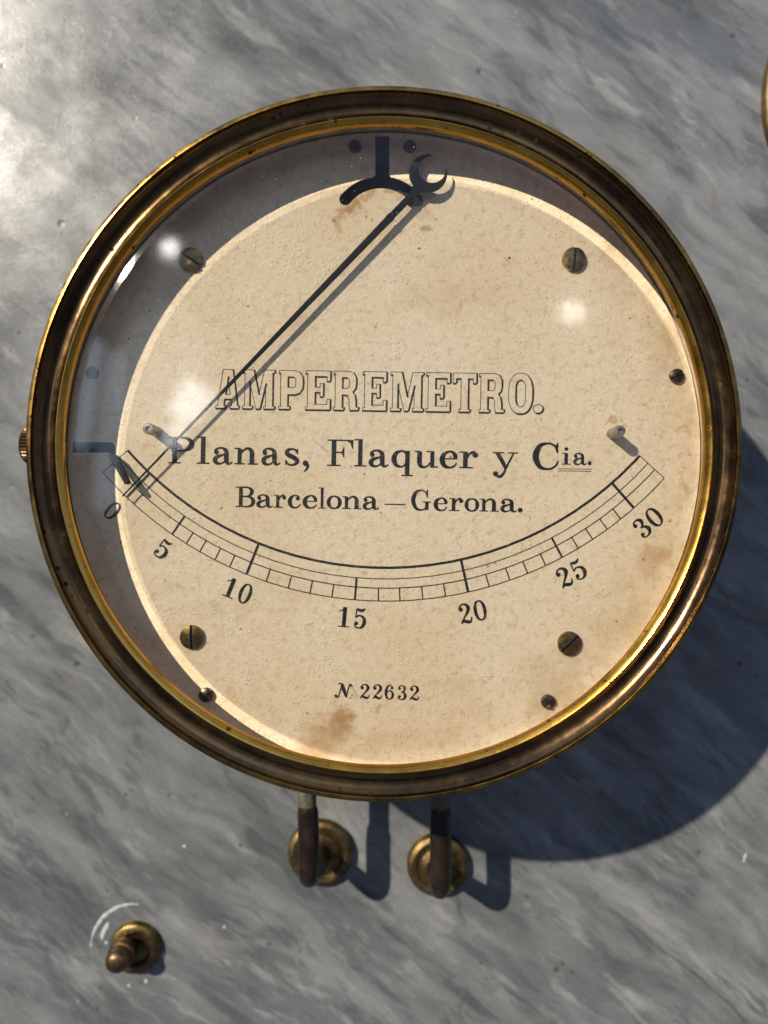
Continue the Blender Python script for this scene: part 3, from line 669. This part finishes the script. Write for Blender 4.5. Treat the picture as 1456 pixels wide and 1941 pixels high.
pm.free(); pinm = screw_mesh(2.15, 1.7, 0.42, 1.1); pinm.materials.append(M['darksteel']); pinm.materials.append(M['void']); pinm.shade_smooth(); pinm.set_sharp_from_angle(angle=radians(30))
pm2 = bmesh.new(); lathe_bm(pm2, [(2.0, 0), (2.0, .3), (1.7, .7), (1.0, .95), (0, 1.0)], 28, closed=False)
pinm2 = from_bm(pm2, 'rim_rivet'); pinm2.materials.append(M['darksteel']); pinm2.shade_smooth()
for px, py, me_, nm in ((673, 275, pinm2, 'rim_rivet'), (777, 275, pinm2, 'rim_rivet'), (173, 706, pinm2, 'rim_rivet'), (1284, 712, pinm, 'rim_pin'), (390, 1318, pinm, 'rim_pin'), (1040, 1331, pinm, 'rim_pin')):
    o = bpy.data.objects.new(nm, me_); COL.objects.link(o); o.parent = dial
    x, y = LP(px, py, ZD + 1); o.location = (x*MM, y*MM, ZD*MM); o.rotation_euler.z = radians(px % 180)
for px, py in ((297, 818), (1160, 822)):
    x, y = LP(px, py)
    pg = lathe('stop_peg', [(1.62, ZD - .2), (1.62, ZD + 7.8), (1.4, ZD + 8.15), (0.75, ZD + 8.2), (0.7, ZD + 7.6), (0, ZD + 7.6)], 'steel', dial, 28, closed=False, cx=x, cy=y)
# zero stop: blade standing on the dial by the left slot
bm = bmesh.new()
pa, pb = LP(212, 862, ZD + 3), LP(244, 917, ZD + 4.5)
dx, dy = pb[0]-pa[0], pb[1]-pa[1]; l = hypot(dx, dy); nx, ny = -dy/l*0.62, dx/l*0.62
zs = ((ZD - 0.8, ZD + 4.6), (ZD + 3.4, ZD + 6.4))
q = []
for (p, (z0, z1)) in ((pa, zs[0]), (pb, zs[1])):
    for z in (z0, z1):
        for s in (1, -1): q.append(bm.verts.new(((p[0]+s*nx)*MM, (p[1]+s*ny)*MM, z*MM)))
for f in ((0,1,3,2), (4,5,7,6), (0,1,5,4), (2,3,7,6), (0,2,6,4), (1,3,7,5)): bm.faces.new([q[i] for i in f])
bmesh.ops.bevel(bm, geom=list(bm.edges), offset=0.25*MM, segments=2, affect='EDGES')
link('zero_stop', from_bm(bm, 'zero_stop'), 'black', AM, 40)

# ---------------------------------------------------------------- needle and its crescent tail
ZN = ZD + 3.0
def slab_poly(name, pts_px, z0, z1, mat, parent, bev=0.0):
    bm = bmesh.new(); zc = z1
    v = [bm.verts.new((*[c*MM for c in LP(x, y, zc)], z0*MM)) for x, y in pts_px]
    f = bm.faces.new(v); r = bmesh.ops.extrude_face_region(bm, geom=[f])
    for e in r['geom']:
        if isinstance(e, bmesh.types.BMVert): e.co.z = z1*MM
    if bev: bmesh.ops.bevel(bm, geom=[e for e in bm.edges if e.calc_length() > 0.2*MM and abs(e.verts[0].co.z - z1*MM) < 1e-6 and abs(e.verts[1].co.z - z1*MM) < 1e-6], offset=bev*MM, segments=1, affect='EDGES')
    return link(name, from_bm(bm, name), mat, parent, 40)
tipx, tipy, hx, hy = 231.5, 941, 786, 364
nd = []
for t, w in ((0, 2.4), (0.1, 3.8), (0.3, 5.6), (0.43, 7.6), (0.6, 10), (0.8, 12.5), (0.905, 14), (0.915, 16), (0.925, 13), (1.0, 12.5)): nd.append((tipx + (hx-tipx)*t, tipy + (hy-tipy)*t, w))
ux, uy = (hx-tipx), (hy-tipy); l = hypot(ux, uy); nx, ny = -uy/l, ux/l
outline = [(x+nx*w/2, y+ny*w/2) for x, y, w in nd] + [(x-nx*w/2, y-ny*w/2) for x, y, w in reversed(nd)]
needle = slab_poly('needle', outline, ZN - 0.12, ZN + 0.16, 'black', AM, 0.06)
ocx, ocy, orr, icx, icy, irr = 811.8, 328.3, 36.4, 819.5, 321.0, 25.6
cres = []
for k in range(41):
    a = radians(88) + radians(360 - 76) * k / 40
    cres.append((ocx + orr*cos(a), ocy - orr*sin(a)))
for k in range(41):
    a = radians(88 + 284 + 3) - radians(284 + 6 ) * k / 40
    cres.append((icx + irr*cos(a), icy - irr*sin(a)))
slab_poly('needle_crescent', cres, ZN - 0.14, ZN + 0.19, 'black', needle, 0.0)
slab_poly('needle_neck', [(778, 359), (783, 352), (800, 350), (803, 360), (794, 366), (790, 371)], ZN - 0.13, ZN + 0.175, 'black', needle)
# carrier that comes up through the arched slot
xx, yy = LP(778, 376, ZN)
lathe('needle_carrier', [(1.1, ZD - 4), (1.1, ZN - .1), (0, ZN - .1)], 'black', needle, 20, closed=False, cx=xx, cy=yy)

# ---------------------------------------------------------------- side knob
kb = bmesh.new(); seg = 68
prof = [(0, 0), (4.6, 0), (5.2, 0.4), (5.25, 3.2), (4.7, 4.0), (3.0, 4.3), (0, 4.3)]
lathe_bm(kb, prof, seg, closed=False, rfun=lambda i, r, k, a: r + ((0.26 if (k//1) % 2 else -0.22) if i in (2, 3) else 0))
bmesh.ops.rotate(kb, verts=kb.verts, cent=(0, 0, 0), matrix=Matrix.Rotation(radians(-90), 3, 'Y'))
x, y = LP(48, 845, ZB - 9)
bmesh.ops.translate(kb, verts=kb.verts, vec=((x + 4.3)*MM, y*MM, (ZB - 9)*MM))
link('side_knob', from_bm(kb, 'side_knob'), 'knob', AM, 20)

# ---------------------------------------------------------------- terminal rods (hooked back to the marble) and their bushings
def rod(xw, ybot, zr, bx, by):
    r = 3.5; y = -CY
    yt = -74.5
    pts = [(xw - .3, -101.5 - CY, zr + .8), (xw - .2, -104.5 - CY, zr + .6), (xw, ybot + 22 - CY, zr), (xw, ybot + 10 - CY, zr), (xw, ybot + 4.6 - CY, zr - 2.2), (xw + (bx-xw)*.3, ybot + 3.4 - CY, zr - 7), (bx, by - CY, 14), (bx, by - CY, 3)]
    tube('terminal_rod', pts, [2.6, 3.65, 3.75, 3.75, 3.7, 3.5, 3.3, 3.3], 'rod', AM, 28)
    tube('rod_ferrule', [(xw - .3, -72 - CY, zr + .8), (xw - .3, -98 - CY, zr + .8), (xw - .3, -101.9 - CY, zr + .8), (xw - .3, -102.7 - CY, zr + .8)], [3.1, 3.1, 3.2, 2.7], 'ferrule', AM, 24)
rod(-26.4, -133.0, 29.3, -24.4, -130.5)
rod(19.7, -136.5, 30.2, 20.6, -135.0)
def bushing(bx, by, R_, label):
    e = empty('terminal_bushing', bx, by, 0, label=label, category='bushing', group='brass bushings under the instrument')
    lathe('flange', [(R_, 0), (R_, 2.2), (R_ - .5, 3.2), (R_ - 2.0, 3.9), (R_ - 3.6, 3.6), (R_ - 4.1, 2.9), (R_ - 4.6, 2.9), (R_ - 5.0, 3.6), (4.6, 4.6), (3.7, 4.4), (3.7, 0)], 'bush', e, 72)
    return e
bushing(-24.6, -131.8, 12.6, 'brass flange bushing on marble behind the left hooked rod')
bushing(20.9, -136.6, 12.0, 'brass flange bushing on marble behind the right hooked rod')

# ---------------------------------------------------------------- lone stud, lower left
SX, SY = P(256, 1797, 1.5)
st = empty('threaded_stud', SX, SY, 0, label='small dull brass stud with round collar on marble below and left of the ammeter', category='stud')
lathe('collar', [(9.9, 0), (9.95, 1.4), (9.4, 2.6), (8.2, 3.3), (6.6, 3.2), (5.8, 2.4), (5.5, 1.4), (0, 1.4)], 'bush', st, 72, closed=False)
tb = bmesh.new()
lathe_bm(tb, [(3.6, 0), (3.6, 3.0), (4.9, 3.6), (5.1, 4.4), (5.1, 7.4), (4.9, 7.8), (4.3, 8.0), (4.2, 8.4), (4.35, 10.6), (4.1, 12.0), (3.3, 13.2), (2.1, 13.8), (0, 14.0)], 40, closed=False)
tilt = Matrix.Rotation(radians(3), 3, Vector((-0.35, -0.93, 0)))
bmesh.ops.rotate(tb, verts=tb.verts, cent=(0, 0, 0), matrix=tilt)
bmesh.ops.translate(tb, verts=tb.verts, vec=(-2.8*MM, 0.9*MM, 0.6*MM))
link('stud_nut', from_bm(tb, 'stud_nut'), 'stud', st, 40)

# ---------------------------------------------------------------- rim of a neighbouring brass instrument, right edge
cxn, cyn = P(1442 + 266, 196, 0)
nb = empty('brass_boss', cxn, cyn, 0, label='edge of a second round brass fitting cut off at the upper right of the marble', category='fitting')
Rn = 266 * CAM_D / F_PX
lathe('flange', [(Rn, 0), (Rn, 1.5), (Rn - .4, 2.6), (Rn - 1.4, 3.6), (Rn - 3, 4.2), (Rn - 7, 4.6), (Rn - 9, 4.2), (0, 4.2)], 'boss', nb, 160, closed=False)
lathe('cap', [(Rn - 16, 4), (Rn - 16, 14), (Rn - 19, 17), (0, 18)], 'boss', nb, 128, closed=False)

# ---------------------------------------------------------------- white scuffs round the stud
def scuff(pts, w, parent, hh=0.12):
    bm = bmesh.new(); rows = []
    for i, (px, py, k) in enumerate(pts):
        q = pts[min(i+1, len(pts)-1)]; p = pts[max(i-1, 0)]
        dx, dy = q[0]-p[0], q[1]-p[1]; l = hypot(dx, dy) or 1; nx, ny = -dy/l, dx/l
        row = []
        for s, hz in ((-1, 0), (-.4, 1), (.4, 1), (1, 0)):
            jx = random.uniform(-.8, .8) * (1 if abs(s) == 1 else 0)
            x, y = P(px + nx*s*w*k + jx, py + ny*s*w*k + jx, 0); row.append(bm.verts.new((x*MM, y*MM, (0.004 + hz*hh*k)*MM)))
        rows.append(row)
    for A, B in zip(rows, rows[1:]):
        for k in range(3): bm.faces.new((A[k], A[k+1], B[k+1], B[k]))
    return link('scuff', from_bm(bm, 'scuff'), 'paste', parent, 80)
arcp = [(252 + 80*cos(radians(a)), 1798 - 84*sin(radians(a)), 0.25 + 0.75*sin(pi*i/24)) for i, a in enumerate([82 + 96*i/24 for i in range(25)])]
scuff(arcp, 3.4, slab)
scuff([(206, 1748, .4), (203, 1755, 1), (197, 1764, 1), (194, 1774, .9), (192, 1780, .3)], 4.0, slab)
for (px, py, r) in ((201, 1787, 3.5), (244, 1868, 3.5), (276, 1860, 4), (309, 1812, 4), (349, 1604, 3.6), (425, 1757, 3.6)):
    if r: scuff([(px, py - r, .2), (px, py - r*.4, .9), (px + 1, py + r*.4, .9), (px, py + r, .2)], r*.8, slab)
scuff([(1416, 1614, .3), (1413, 1622, 1), (1410, 1634, .4)], 3, slab)
# scuff([(1065, 1876, .3), (1064, 1882, 1), (1065, 1889, .4)], 2.5, slab)
# scuff([(1409, 1829, .3), (1412, 1836, 1), (1412, 1840, .3)], 2, slab)

# ---------------------------------------------------------------- stand the panel upright
bpy.context.view_layer.update()
for o in list(sc.objects):
    if o.parent is None and o.type in ('MESH', 'EMPTY'):
        o.matrix_world = STAND @ o.matrix_world
